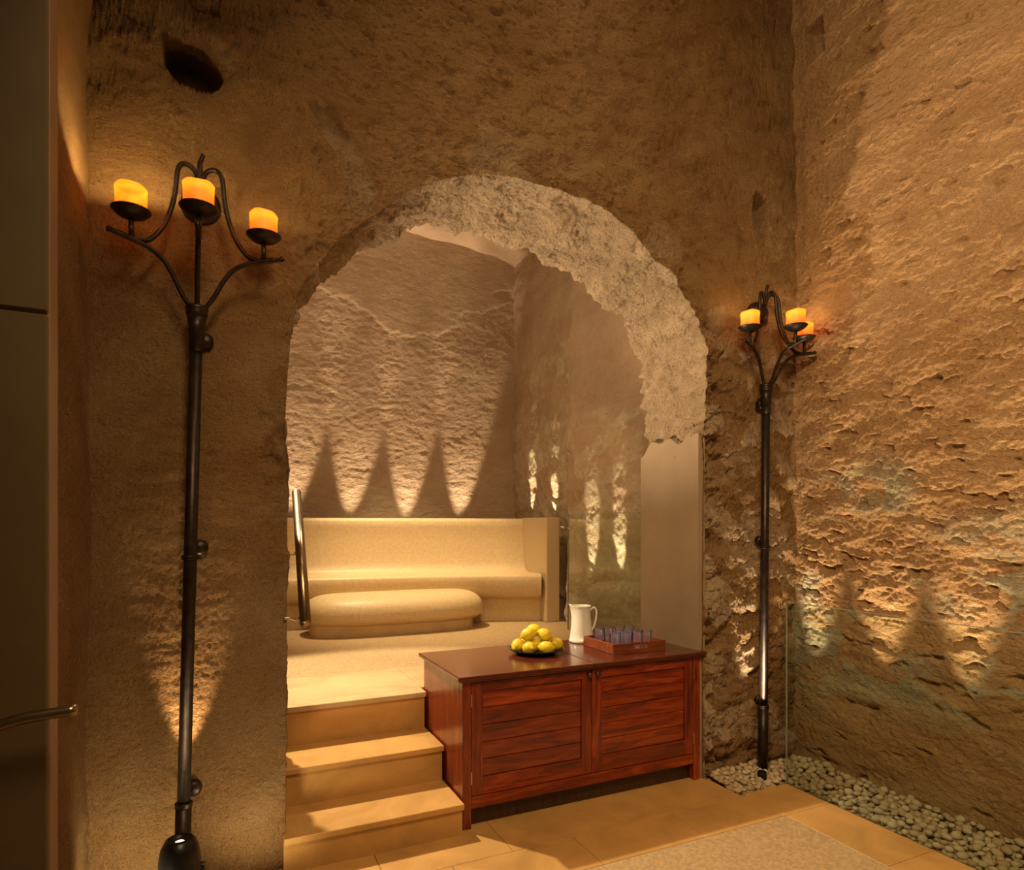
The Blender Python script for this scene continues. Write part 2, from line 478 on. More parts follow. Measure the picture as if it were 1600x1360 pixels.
def outer(P):
    O = np.zeros_like(P)
    for i, (x, z) in enumerate(P):
        if z < CZc:
            O[i] = (XL if x < CXc else XR, z)
        else:
            dx, dz = x - CXc, z - CZc
            t = 1e9
            if dx < -1e-6: t = min(t, (XL - CXc) / dx)
            if dx > 1e-6: t = min(t, (XR - CXc) / dx)
            if dz > 1e-6: t = min(t, (ZT - CZc) / dz)
            O[i] = (CXc + dx * t, CZc + dz * t)
    return O
OF = outer(FO); OB = outer(BO)
rows = []; nrm = []; kind = []
for q in np.linspace(1, 0, NB)[:-1]:                                # back face, outside in
    p = BO + (OB - BO) * q; rows.append(np.c_[p[:, 0], np.full(NS, YB), p[:, 1]]); nrm.append(np.tile((0, 1.0, 0), (NS, 1))); kind.append(np.full(NS, -1.0))
cen = np.array((CXc, 1.6))
for q in np.linspace(0, 1, NR):                                     # reveal, back to front
    p = BO + (FO - BO) * q
    y = YB + (YF - YB) * q
    inw = np.where((p[:, 1] < 1.6)[:, None], np.c_[np.sign(CXc - p[:, 0]), np.zeros(NS)], cen - p)
    inw /= np.linalg.norm(inw, axis=1)[:, None]
    k = sstep(0.94, 1.0, np.full(NS, q)) * 0.7; kb = sstep(0.06, 0.0, np.full(NS, q)) * 0.7
    n = np.c_[inw[:, 0] * (1 - k), -k + kb, inw[:, 1] * (1 - k)]
    rows.append(np.c_[p[:, 0], np.full(NS, y), p[:, 1]]); nrm.append(n / np.linalg.norm(n, axis=1)[:, None]); kind.append(np.full(NS, 1 - q))
for q in np.linspace(0, 1, NQ)[1:] ** 1.15:                         # front face, inside out
    p = FO + (OF - FO) * q
    rows.append(np.c_[p[:, 0], np.full(NS, YF), p[:, 1]])
    nrm.append(np.tile((0, -1.0, 0), (NS, 1))); kind.append(np.full(NS, -2.0))
P = np.concatenate(rows); N = np.concatenate(nrm); K = np.concatenate(kind)
R = len(rows)
X, Z = P[:, 0], P[:, 2]
reveal = (K >= 0).astype(float)
front = (K == -2).astype(float)
dedge = np.concatenate([np.full(NS, 0.5)] * (NB - 1) + [np.full(NS, 0.0)] * NR + [np.linalg.norm((OF - FO) * q, axis=1) for q in np.linspace(0, 1, NQ)[1:] ** 1.15])
f1, f2, cid = worley(warp(P, 6, 0.06) * (1, 1, 1.3), 4.5)
rub = rock(P * (1, 1, 1.2), 3.6, 5) * 0.048 + terrace(fbm(P * (1, 1, 1.6), 5, 4), 4) * 0.05 + (cid - 0.5) * 0.035 * sstep(0.02, 0.14, f2 - f1)
big = fbm(P, 0.8, 3) * 0.05
chips = terrace(fbm(P * (1, 1, 1.4), 5.0, 5, 0.55), 4)
fin = fbm(P * (1, 1, 1.5), 26.0, 4, 0.65, True) * 0.009
pits = -np.maximum(fbm(P, 14.0, 2) - 0.27, 0) * 0.07
stucco = sstep(0.45, 0.15, X) * sstep(3.75, 3.4, Z + fbm(P, 3, 3) * 0.4)     # the left part is finely stuccoed
nearjamb = sstep(2.78, 2.95, X) * sstep(3.0, 2.4, Z + fbm(P, 2, 3) * 0.6)     # rubble right of the opening
edgeband = sstep(0.32, 0.02, dedge + fbm(P, 4, 3) * 0.15) * front * (0.35 + 0.65 * sstep(0.4, 0.9, X))
soff = reveal * sstep(2.12, 2.26, Z + fbm(P, 3.0, 3) * 0.2)
panel = reveal * (1 - soff) * (X > 1.5)
mid = fbm(P, 5.0, 4) * 0.020 + chips * 0.036
disp = big * front * (1 - 0.75 * stucco) + mid * (1 - 0.85 * stucco) * (1 - panel) + fin * (1 + 1.0 * edgeband) * (1 - 0.8 * stucco) * (1 - panel) + pits * (1 - stucco) * (1 - panel)
disp += rub * np.clip(0.85 * soff + 0.5 * edgeband + 0.42 * nearjamb * front, 0, 1)
disp += stucco * front * (fbm(P * (1, 1, 1.9), 40.0, 3, 0.7) * 0.0045 + fbm(P * (1, 1, 3), 6.0, 3) * 0.005)
# ragged plaster lip where the soffit ends over the smooth jamb
disp += 0.03 * soff * (X > 1.5)
# worn left edge of the opening
disp -= 0.05 * front * np.exp(-(((X - 0.25) / 0.10) ** 2 + ((Z - 2.05) / 0.20) ** 2)) * (1 + 2 * fbm(P, 9, 2))
# put-log hole high on the left with a chipped rim
def hole(px, py, hw, hh, depth, skew=0.0, rnd=2.6, ragged=0.25):
    hx, hz = on_y(px, py, YF)
    u = (X - hx) / hw; v = (Z - hz + skew * (X - hx)) / hh
    r = (np.abs(u) ** rnd + np.abs(v) ** rnd) ** (1 / rnd) + fbm(P, 9, 3) * ragged
    m = sstep(1.08, 0.84, r) * front
    rim = np.exp(-((r - 1.25) / 0.22) ** 2) * front
    return m, rim
hm, hr = hole(302, 92, 0.118, 0.120, 0.2, 0.35)
disp = disp * (1 - 0.6 * hm) - hm * 0.27 + hr * 0.012 * (Z > 3.78)
nm, nr = hole(1186, 337, 0.075, 0.115, 0.12, 0.1, 8, 0.1)
disp = disp - nm * 0.12
# patch of bare stone left of the arch crown, plaster edge proud around it
poly = np.array([on_y(a, b, YF) for a, b in [(485, 165), (520, 178), (560, 235), (590, 290), (588, 330), (558, 338), (540, 280), (505, 215)]])
def poly_sd(px, pz, poly):
    d = np.full(len(px), 1e9); ins = np.zeros(len(px), bool)
    for i in range(len(poly)):
        a, b = poly[i], poly[(i + 1) % len(poly)]
        ab = b - a; t = np.clip(((px - a[0]) * ab[0] + (pz - a[1]) * ab[1]) / (ab @ ab), 0, 1)
        d = np.minimum(d, np.hypot(px - a[0] - ab[0] * t, pz - a[1] - ab[1] * t))
        c = ((a[1] > pz) != (b[1] > pz)) & (px < (b[0] - a[0]) * (pz - a[1]) / (b[1] - a[1] + 1e-12) + a[0])
        ins ^= c
    return np.where(ins, -d, d)
sd = poly_sd(X, Z, poly) + fbm(P, 12, 2) * 0.02
pm = sstep(0.012, -0.012, sd) * front
disp = disp - pm * 0.028 + np.exp(-((sd - 0.02) / 0.018) ** 2) * front * 0.010
edge_fix = np.concatenate([np.ones(NS)] * (NB - 1) + [np.ones(NS)] * NR + [np.full(NS, 1 - sstep(0.97, 1.0, np.array(q))) for q in np.linspace(0, 1, NQ)[1:]])
disp = disp * np.where(K == -1, 0, 1) * (0.35 + 0.65 * edge_fix)
PD = P + N * disp[:, None]
g = np.arange(R * NS).reshape(R, NS)
stone = np.clip(soff * 0.9 + 0.5 * edgeband * sstep(0.3, 0.7, cid) + nearjamb * front * 0.55 * sstep(0.5, 0.75, cid + fbm(P, 6, 2) * 0.3) + pm * 0.3 + hr * 0.25 * (Z > 3.78), 0, 1)
F = np.stack([g[:-1, :-1], g[1:, :-1], g[1:, 1:], g[:-1, 1:]], -1).reshape(-1, 4)[:, ::-1]
wall_arch = struct(link_mesh('wall_back', PD, F, M_wall, attrs={'stone': stone}), 'rough ochre plaster wall pierced by a wide stone archway')
# smooth plaster on the right jamb of the arch
ty = np.linspace(YF + 0.012, YB - 0.006, 16)
tz = 2.33 - 0.16 * (ty - YF) / (YB - YF) + 0.05 * np.sin(ty * 9) + 0.02 * np.sin(ty * 31)
V = [(x, y, z) for x in (2.846, 2.90) for y, zt in zip(ty, tz) for z in (0.0, zt)]
nT = len(ty); Fj = []
for i in range(nT - 1):
    a, b, c, d = 2 * i, 2 * i + 1, 2 * i + 3, 2 * i + 2
    Fj += [(a, b, c, d), (a + 2 * nT, d + 2 * nT, c + 2 * nT, b + 2 * nT), (b, b + 2 * nT, c + 2 * nT, c)]
Fj += [(0, 2 * nT, 2 * nT + 1, 1), (2 * nT - 2, 2 * nT - 1, 4 * nT - 1, 4 * nT - 2)]
jp = link_mesh('jamb_plaster_panel', V, Fj, M_panel, wall_arch, False)
jp['label'] = 'smooth beige plaster on the right jamb of the arch'

# ------------------------------------------------------------------ right wall of the front room
def rough_sheet(name, axis, c, a0, a1, z0, z1, na, nz, sign, dfun, mat, label, parent=None):
    a = np.linspace(a0, a1, na) if not isinstance(na, np.ndarray) else na; na = len(a); z = np.linspace(z0, z1, nz)
    A, ZZ = np.meshgrid(a, z, indexing='ij'); A = A.ravel(); ZZ = ZZ.ravel()
    P = np.c_[np.full(A.size, c), A, ZZ] if axis == 'x' else np.c_[A, np.full(A.size, c), ZZ]
    d, st = dfun(P)
    n = np.array((sign, 0, 0.0)) if axis == 'x' else np.array((0, sign, 0.0))
    V = P + d[:, None] * n
    o = link_mesh(name, V, grid_faces(na, nz), mat, parent, attrs={'stone': st})
    return struct(o, label)
def d_right(P):
    Q = P * (1, 0.6, 1.15)
    f1, f2, cid = worley(warp(Q, 5, 0.08) * (1, 1, 1.2), 4.2)
    low = sstep(2.1, 1.3, P[:, 2] + fbm(P, 1.5, 3) * 0.9)
    d = fbm(P, 0.7, 3) * 0.035 + fbm(Q, 3.0, 5, 0.55) * 0.016 + terrace(fbm(Q, 6.0, 5, 0.55), 4) * 0.011 + fbm(Q, 26.0, 4, 0.65, True) * 0.008
    d += low * (rock(Q, 5.0, 6) * 0.010 + (cid - 0.5) * 0.018 * sstep(0.02, 0.15, f2 - f1))
    d -= np.maximum(fbm(Q, 11.0, 3) - 0.27, 0) * 0.10
    y0, z0 = on_x(1272, 62, 3.70)
    u = np.maximum(np.abs(P[:, 1] - y0 - 0.12 * (P[:, 2] - z0)) / 0.075, np.abs(P[:, 2] - z0) / 0.125)
    d -= sstep(1.08, 0.92, u) * 0.12
    corner = sstep(3.19, 3.05, P[:, 1])
    st = low * sstep(0.34, 0.68, cid + fbm(P, 5, 4) * 0.5) * 0.85 * sstep(0.35, 0.75, P[:, 2] + fbm(P, 2, 2) * 0.4)
    return d * (0.35 + 0.65 * corner) - 0.02 * (1 - corner), st
rough_sheet('wall_right', 'x', 3.70, -1.6, 3.24, -0.02, 6.0, np.r_[np.linspace(-1.6, 1.15, 50), np.linspace(1.2, 3.24, 380)], 780, -1, d_right, M_right, 'rough ochre stone wall receding on the right')

# left wall: narrow stuccoed strip beside the door
def d_left(P):
    return fbm(P, 1.0, 3) * 0.03 + fbm(P * (1, 1, 1.5), 36.0, 3, 0.6) * 0.006, np.zeros(len(P))
rough_sheet('wall_left', 'x', -0.51, 1.75, 3.24, -0.02, 6.0, 120, 420, 1, d_left, M_wall, 'stuccoed ochre wall between the door and the corner')

# ------------------------------------------------------------------ inner room
ZP = 0.609
def d_inback(P):
    d = fbm(P, 0.7, 3) * 0.03 + fbm(P * (1, 1, 1.4), 5.0, 4) * 0.006 + terrace(fbm(P * (1, 1, 1.8), 9.0, 5, 0.6), 4) * 0.006 + fbm(P * (1, 1, 1.5), 28.0, 3, 0.65, True) * 0.004
    zc = 4.45 + 0.35 * np.sin(P[:, 0] * 1.9 + 0.7) + fbm(P, 2.5, 3) * 0.35
    smooth = sstep(-0.02, 0.03, P[:, 2] - zc)
    d = d * (1 - 0.6 * smooth) + 0.009 * smooth
    return d, np.zeros(len(P))
rough_sheet('wall_inner_back', 'y', 7.66, -1.25, 3.75, ZP - 0.02, 5.7, 380, 400, -1, d_inback, M_inner, 'plastered back wall of the inner room above the bench')
def d_inright(P):
    f1, f2, cid = worley(warp(P, 5, 0.08) * (1, 0.9, 1.4), 4.0)
    near = sstep(6.10, 5.96, P[:, 1] + fbm(P, 4, 2) * 0.06)
    top = np.where(P[:, 1] < 6.04, 2.78, 3.75) + fbm(P, 3, 3) * 0.35
    rubm = sstep(0.06, -0.06, P[:, 2] - top)
    d = near * 0.10 + fbm(P, 0.9, 3) * 0.05 + fbm(P, 6, 4) * 0.02 + fbm(P, 22, 3, 0.6, True) * 0.006
    d += rubm * (0.04 * near + rock(P, 6.0, 5) * 0.009 + (cid - 0.5) * 0.02 * sstep(0.02, 0.15, f2 - f1))
    return d, rubm * 0.6 * sstep(0.3, 0.7, cid + fbm(P, 6, 2) * 0.3)
rough_sheet('wall_inner_right', 'x', 3.60, 3.80, 7.72, ZP - 0.02, 5.7, 330, 360, -1, d_inright, M_inner, 'rough rubble wall on the right of the inner room')
rough_sheet('wall_inner_left', 'x', -1.2, 3.80, 7.72, ZP - 0.02, 5.7, 40, 60, 1, lambda P: (fbm(P, 2, 3) * 0.03, np.zeros(len(P))), M_inner, 'plastered left wall of the inner room')
# vault of the inner room
xs = np.linspace(-1.3, 3.75, 80); ys = np.linspace(3.80, 7.75, 60)
A, B = np.meshgrid(xs, ys, indexing='ij')
PV = np.c_[A.ravel(), B.ravel(), np.zeros(A.size)]
PV[:, 2] = 5.36 - 0.16 * np.clip((PV[:, 0] - 2.0) / 1.6, 0, 1.2) ** 3 + fbm(PV, 2.0, 4) * 0.05
struct(link_mesh('ceiling_inner', PV, grid_faces(80, 60), M_inner), 'plastered vault over the inner room')
# ceiling of the front room, above the frame
bmx = box('ceiling', -1.6, 3.9, 0.6, 3.9, 6.0, 6.15, M_ceil, None, 0.01)
struct(bmx, 'plastered ceiling of the front room')

# platform floor: honey limestone border, then cream mosaic
pf = struct(box('floor_platform', -1.25, 3.7, 3.93, 7.75, 0.0, ZP - 0.02, M_core, None, 0.0), 'raised floor of the inner room')
xx = [-1.25, -0.45, 0.29, 1.185, 2.0, 2.8, 3.65]
for i in range(len(xx) - 1):
    box('border_tile', xx[i] + 0.0015, xx[i + 1] - 0.0015, 3.94 if (i != 2) else 3.94, 4.56, ZP - 0.03, ZP, M_limepale, pf, 0.002)
mf = box('mosaic_floor', -1.25, 3.7, 4.563, 7.75, ZP - 0.03, ZP - 0.001, M_mosfloor, pf, 0.0)

# ------------------------------------------------------------------ stairs
st = struct(empty('stairs', (0.73, 3.2, 0)), 'three honey limestone steps climbing beside the cabinet')
noses = [(3.130, 0.172), (3.467, 0.378), (3.817, 0.609)]
XS0, XS1 = 0.27, 1.18
zprev = 0.0
for i, (ny, nz) in enumerate(noses):
    yb = noses[i + 1][0] + 0.03 if i < 2 else 3.94
    box('tread', XS0, XS1, ny, yb, nz - 0.032, nz, M_lime if i < 2 else M_limepale, st, 0.003)
    box('riser', XS0, XS1 - 0.006, ny + 0.02, ny + 0.05, zprev, nz - 0.032, M_lime, st, 0.0)
    box('step_core', XS0, XS1 - 0.012, ny + 0.05, 3.935, zprev, nz - 0.0325, M_core, st, 0.0)
    zprev = nz

# ------------------------------------------------------------------ front floor
fl = struct(box('floor', -1.6, 3.9, -1.7, 3.9, -0.12, -0.022, M_grout, None, 0.0), 'honey limestone floor with an inlaid mosaic field')
def tile(x0, x1, y0, y1, mat=M_lime, name='floor_tile'):
    return box(name, x0 + 0.0012, x1 - 0.0012, y0 + 0.0012, y1 - 0.0012, -0.03, 0.0, mat, fl, 0.0015)
xe = [-0.6, 0.05, 0.70, 1.35, 2.02, 2.72]
for i in range(len(xe) - 1):
    tile(xe[i], xe[i + 1], 2.88, 3.26)
xe2 = [-0.6, 0.35, 1.02, 1.70, 2.35, 2.94]
for i in range(len(xe2) - 1):
    tile(xe2[i], xe2[i + 1], 2.58, 2.88)
tile(2.72, 2.90, 2.88, 3.26)
# mitred corner and the run along the pebble channel
for y0, y1 in ((2.58, 2.90), (1.98, 2.58), (1.36, 1.98), (0.74, 1.36), (0.12, 0.74)):
    tile(2.94, 3.305, y0, y1)
fm = box('mosaic_field', -1.6, 2.9385, -1.6, 2.5785, -0.03, -0.001, M_mosfloor, fl, 0.0)
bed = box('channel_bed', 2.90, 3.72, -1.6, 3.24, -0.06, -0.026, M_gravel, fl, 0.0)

# ------------------------------------------------------------------ pebbles
def pebble_mesh(i):
    bm = bmesh.new(); bmesh.ops.create_icosphere(bm, subdivisions=2, radius=1)
    s = (random.uniform(0.9, 1.25), random.uniform(0.75, 1.0), random.uniform(0.55, 0.75))
    V = np.array([v.co[:] for v in bm.verts]); k = 1 + 0.28 * perlin(V * 1.1 + i * 7.7)
    for v, kk in zip(bm.verts, k): v.co = Vector((v.co.x * s[0], v.co.y * s[1], v.co.z * s[2])) * float(kk)
    me = bpy.data.meshes.new('pebble'); bm.to_mesh(me); bm.free()
    me.polygons.foreach_set('use_smooth', np.full(len(me.polygons), True))
    me.materials.append(M_pebble[i % 3]); return me
peb = [pebble_mesh(i) for i in range(12)]
count = 0; placed = []
def put_pebble(x, y, z, r, label, group):
    global count
    o = bpy.data.objects.new('pebble', peb[count % 12]); COL.objects.link(o)
    o.location = (x, y, z); o.scale = (r, r, r)
    o.rotation_euler = (random.uniform(-0.3, 0.3), random.uniform(-0.3, 0.3), random.uniform(0, 6.28))
    tag(o, label, 'pebble', group); count += 1
LAMP_R = (3.325, 3.10)
def bed_corner(x, y): return -0.012 + 0.05 * max(0, (y - 2.93) / 0.22)
def bed_channel(x, y): return -0.012 + 0.05 * max(0, (x - 3.34) / 0.35)
def scatter(n, fx, bedz, label, group):
    tries = k = 0
    while k < n and tries < 12000:
        tries += 1
        x, y = fx(); r = random.uniform(0.018, 0.030)
        if math.hypot(x - LAMP_R[0], y - LAMP_R[1]) < r + 0.036: continue
        if math.hypot(x - 3.22, y - 3.02) < r + 0.030: continue
        if any((a - x) ** 2 + (b - y) ** 2 < ((r + q) * 0.80) ** 2 for a, b, q in placed): continue
        placed.append((x, y, r)); put_pebble(x, y, bedz(x, y) + r * random.uniform(0.35, 0.75), r, label, group); k += 1
scatter(85, lambda: (random.uniform(2.92, 3.315), random.uniform(2.93, 3.16)), bed_corner,
        'pale rounded pebble heaped around the foot of the far iron torch', 'pebbles heaped in the corner by the far torch')
scatter(212, lambda: (random.uniform(3.352, 3.69), random.uniform(1.70, 3.16)), bed_channel,
        'pale rounded pebble in the channel between glass pane and right wall', 'pebbles in the channel along the right wall')
def bed_of_pebbles(name, fx, bedz, n, label):
    bm0 = bmesh.new(); bmesh.ops.create_icosphere(bm0, subdivisions=1, radius=1)
    v0 = np.array([v.co[:] for v in bm0.verts]); f0 = np.array([[v.index for v in f.verts] for f in bm0.faces]); bm0.free()
    V = []; F = []
    for i in range(n):
        x, y = fx(); r = random.uniform(0.014, 0.024)
        a = random.uniform(0, 6.28); ca, sa = math.cos(a), math.sin(a)
        v = v0 * (1.15, 0.85, 0.65) * r * (1 + 0.25 * perlin(v0 * 1.1 + i * 3.3))[:, None]
        v = np.c_[v[:, 0] * ca - v[:, 1] * sa + x, v[:, 0] * sa + v[:, 1] * ca + y, v[:, 2] + bedz(x, y) - r * 0.2]
        V.append(v); F.append(f0 + i * len(v0))
    o = link_mesh(name, np.concatenate(V), np.concatenate(F), M_pebble[1], fl, True)
    o['kind'] = 'stuff'; o['label'] = label
bed_of_pebbles('pebble_bed', lambda: (random.uniform(3.35, 3.70), random.uniform(0.3, 3.17)), bed_channel, 1500, 'bed of small pale pebbles under the loose ones beside the right wall')
bed_of_pebbles('pebble_bed', lambda: (random.uniform(2.91, 3.30), random.uniform(2.93, 3.17)), bed_corner, 260, 'bed of small pale pebbles around the far torch foot')

# ------------------------------------------------------------------ glass panes
def pane(name, x, y0, y1, z0, z1, label):
    e = tag(empty(name, (x, (y0 + y1) / 2, z0)), label, 'glass panel')
    box('glass_sheet', x - 0.005, x + 0.005, y0, y1 - 0.004, z0, z1 - 0.004, M_pane, e, 0.0)
    box('top_edge', x - 0.005, x + 0.005, y0, y1 - 0.004, z1 - 0.004, z1, M_paneedge, e, 0.0)
    box('end_edge', x - 0.005, x + 0.005, y1 - 0.004, y1, z0, z1, M_paneedge, e, 0.0)
    return e
pane('glass_screen', 3.322, 0.2, 2.915, -0.02, 1.17, 'low clear glass screen standing before the right wall')
gp = pane('glass_balustrade', 3.22, 3.95, 5.55, ZP, 1.785, 'clear glass balustrade in the inner room beside the bench end')
tube('rail_clip', [(3.12, 5.52, 1.66), (3.235, 5.52, 1.64)], 0.010, M_steel, gp, 8)

# ------------------------------------------------------------------ bench and heated slab in mosaic
plan = catmull([(-1.0, 6.62, 0), (-0.3, 6.72, 0), (0.6, 6.74, 0), (1.7, 6.62, 0), (2.6, 6.43, 0), (2.95, 6.31, 0), (3.24, 6.20, 0)], 12)
prof = [(0.02, ZP), (0.02, 0.85), (-0.01, 0.865), (-0.06, 0.885), (-0.095, 0.925), (-0.112, 0.98), (-0.118, 1.06), (-0.117, 1.105), (-0.108, 1.125), (-0.090, 1.134), (0.10, 1.135), (0.26, 1.135), (0.335, 1.145),
        (0.375, 1.18), (0.40, 1.25), (0.415, 1.36), (0.43, 1.48), (0.435, 1.58), (0.43, 1.66), (0.43, 1.72), (0.445, 1.75), (0.47, 1.76), (0.54, 1.76), (0.56, 1.74), (0.56, ZP)]
def sweep(name, plan, prof, mat, parent):
    V = []; UV = []; s = 0
    pl = np.r_[0, np.cumsum([math.hypot(b[0] - a[0], b[1] - a[1]) for a, b in zip(prof[:-1], prof[1:])])]
    for i, p in enumerate(plan):
        t = (plan[min(i + 1, len(plan) - 1)] - plan[max(i - 1, 0)]).normalized(); n = Vector((-t.y, t.x, 0))
        if i: s += (plan[i] - plan[i - 1]).length
        for (u, z), l in zip(prof, pl):
            V.append((p.x + n.x * u, p.y + n.y * u, z)); UV.append((s, l))
    return link_mesh(name, V, grid_faces(len(plan), len(prof)), mat, parent, True, UV)
bench = tag(empty('mosaic_bench', (1.5, 6.7, ZP)), 'long curved cream mosaic bench with high backrest along the inner wall', 'bench')
sweep('seat_and_backrest', plan, prof, M_mosaic, bench)
# end cheek of the bench
pe = plan[-1]
cheek = box('end_cheek', 3.245, 3.41, 6.06, 6.70, ZP, 1.765, M_mosaic, bench, 0.012, 2)

def pill(name, cx, cy, hx, hy, z0, z1, mat, parent):
    V = []; UV = []; nu, nv = 96, 34
    for j in range(nv):
        v = -math.pi / 2 + math.pi * j / (nv - 1)
        sv, cv = math.sin(v), math.cos(v)
        rz = math.copysign(abs(sv) ** 0.85, sv); rr = abs(cv) ** 0.55
        # widest below the middle, top domed
        zz = z0 + (z1 - z0) * (0.36 + (0.64 * rz if rz > 0 else 0.36 * rz))
        for i in range(nu + 1):
            a = 2 * math.pi * i / nu
            ca, sa = math.cos(a), math.sin(a)
            ex, ey = math.copysign(abs(ca) ** 0.62, ca), math.copysign(abs(sa) ** 0.75, sa)
            sh = hy * (1 - rr)                       # keep the end radius constant
            V.append((cx + ex * (hx - sh), cy + ey * hy * rr, zz))
            UV.append((cx + ex * hx, j * 0.016 * 1.2))
    return link_mesh(name, V, grid_faces(nv, nu + 1), mat, parent, True, UV)
slab = tag(empty('heated_slab', (1.62, 6.33, ZP)), 'low rounded cream mosaic slab on a recessed plinth before the bench', 'daybed')
pill('slab_body', 1.63, 6.30, 0.92, 0.40, ZP + 0.075, 0.995, M_mosaic, slab)
V = []; nn = 64
for z in (ZP, ZP + 0.13):
    for i in range(nn):
        a = 2 * math.pi * i / nn
        V.append((1.60 + math.copysign(abs(math.cos(a)) ** 0.55, math.cos(a)) * 0.83, 6.28 + math.copysign(abs(math.sin(a)) ** 0.7, math.sin(a)) * 0.30, z))
Fp = [(i, (i + 1) % nn, nn + (i + 1) % nn, nn + i) for i in range(nn)] + [tuple(range(nn))[::-1], tuple(range(nn, 2 * nn))]
link_mesh('plinth', V, Fp, M_limepale, slab, False)

# handrail up the stairs
hr_ = tag(empty('handrail', (0.362, 3.09, 1.20)), 'sloping brass tube handrail on the left side of the steps', 'handrail')
A0, A1 = Vector((0.362, 3.09, 1.20)), Vector((0.402, 3.86, 1.858))
tube('rail', [A0, A1], 0.026, M_brass, hr_, 18)
for t in (0.10, 0.56):
    p = A0.lerp(A1, t)
    q = tube('rail_bracket', catmull([p + Vector((-0.005, 0, -0.028)), p + Vector((-0.03, 0, -0.06)), Vector((0.30, p.y, p.z - 0.05)), Vector((0.27, p.y, p.z - 0.05))], 5), 0.007, M_brass, hr_, 8)

# ------------------------------------------------------------------ cabinet
CX0, CX1, CY0, CY1 = 1.19, 2.85, 3.19, 3.90
cab = tag(empty('cabinet', (2.02, 3.5, 0)), 'dark red mahogany two-door cabinet under the arch', 'cabinet')
box('side_panel', CX0, CX0 + 0.02, CY0 + 0.05, CY1, 0.0, 0.81, M_woodz, cab, 0.001)
box('side_panel', CX1 - 0.02, CX1, CY0 + 0.05, CY1, 0.0, 0.81, M_woodz, cab, 0.001)
box('back_panel', CX0 + 0.02, CX1 - 0.02, CY1 - 0.02, CY1, 0.02, 0.81, M_woodx, cab, 0.0)
box('corner_post', CX0, CX0 + 0.052, CY0, CY0 + 0.05, 0.0, 0.81, M_woodz, cab, 0.003)
box('corner_post', CX1 - 0.052, CX1, CY0, CY0 + 0.05, 0.0, 0.81, M_woodz, cab, 0.003)
box('bottom_rail', CX0 + 0.052, CX1 - 0.052, CY0 + 0.006, CY0 + 0.05, 0.105, 0.172, M_woodx, cab, 0.003)
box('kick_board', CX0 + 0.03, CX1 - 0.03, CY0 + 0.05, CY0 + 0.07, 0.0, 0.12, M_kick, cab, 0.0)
box('cornice', CX0 - 0.012, CX1 + 0.012, CY0 - 0.008, CY1, 0.803, 0.820, M_woodx, cab, 0.005, 2)
XM = 2.018
for a, b in ((CX0 - 0.035, XM - 0.0015), (XM + 0.0015, CX1 + 0.03)):
    box('top_panel', a, b, CY0 - 0.035, CY1 + 0.01, 0.818, 0.842, M_woodtop, cab, 0.008, 3)
def cab_door(x0, x1, hinge_x, knob_x):
    z0, z1 = 0.176, 0.800
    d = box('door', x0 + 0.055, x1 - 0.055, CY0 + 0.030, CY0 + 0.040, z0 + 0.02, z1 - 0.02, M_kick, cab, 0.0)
    st_w = 0.068
    for a in (x0, x1 - st_w):
        box('stile', a, a + st_w, CY0 + 0.002, CY0 + 0.032, z0, z1, M_woodz, d, 0.003)
    box('rail', x0 + st_w, x1 - st_w, CY0 + 0.002, CY0 + 0.032, z1 - 0.055, z1, M_woodx, d, 0.003)
    box('rail', x0 + st_w, x1 - st_w, CY0 + 0.002, CY0 + 0.032, z0, z0 + 0.095, M_woodx, d, 0.003)
    zb, zt = z0 + 0.095, z1 - 0.055
    n = 5; h = (zt - zb) / n
    for i in range(n):
        box('plank', x0 + st_w, x1 - st_w, CY0 + 0.014 + 0.001 * (i % 2), CY0 + 0.031, zb + i * h + 0.001, zb + (i + 1) * h - 0.001, M_woodx, d, 0.0035)
    for z in (z0 + 0.10, z1 - 0.10):
        box('hinge', hinge_x - 0.003, hinge_x + 0.003, CY0 - 0.003, CY0 + 0.01, z - 0.035, z + 0.035, M_steel, d, 0.001)
    lathe('knob', [(0.0, 0.034), (0.010, 0.033), (0.0155, 0.026), (0.016, 0.020), (0.011, 0.013), (0.006, 0.008), (0.007, 0.0), (0.0, 0.0)], (knob_x, CY0 + 0.002, 0.772), M_knob, d, 16, True, (0, -1, 0))
cab_door(CX0 + 0.054, XM - 0.0012, CX0 + 0.053, XM - 0.028)
cab_door(XM + 0.0012, CX1 - 0.054, CX1 - 0.053, XM + 0.028)
ZC = 0.842

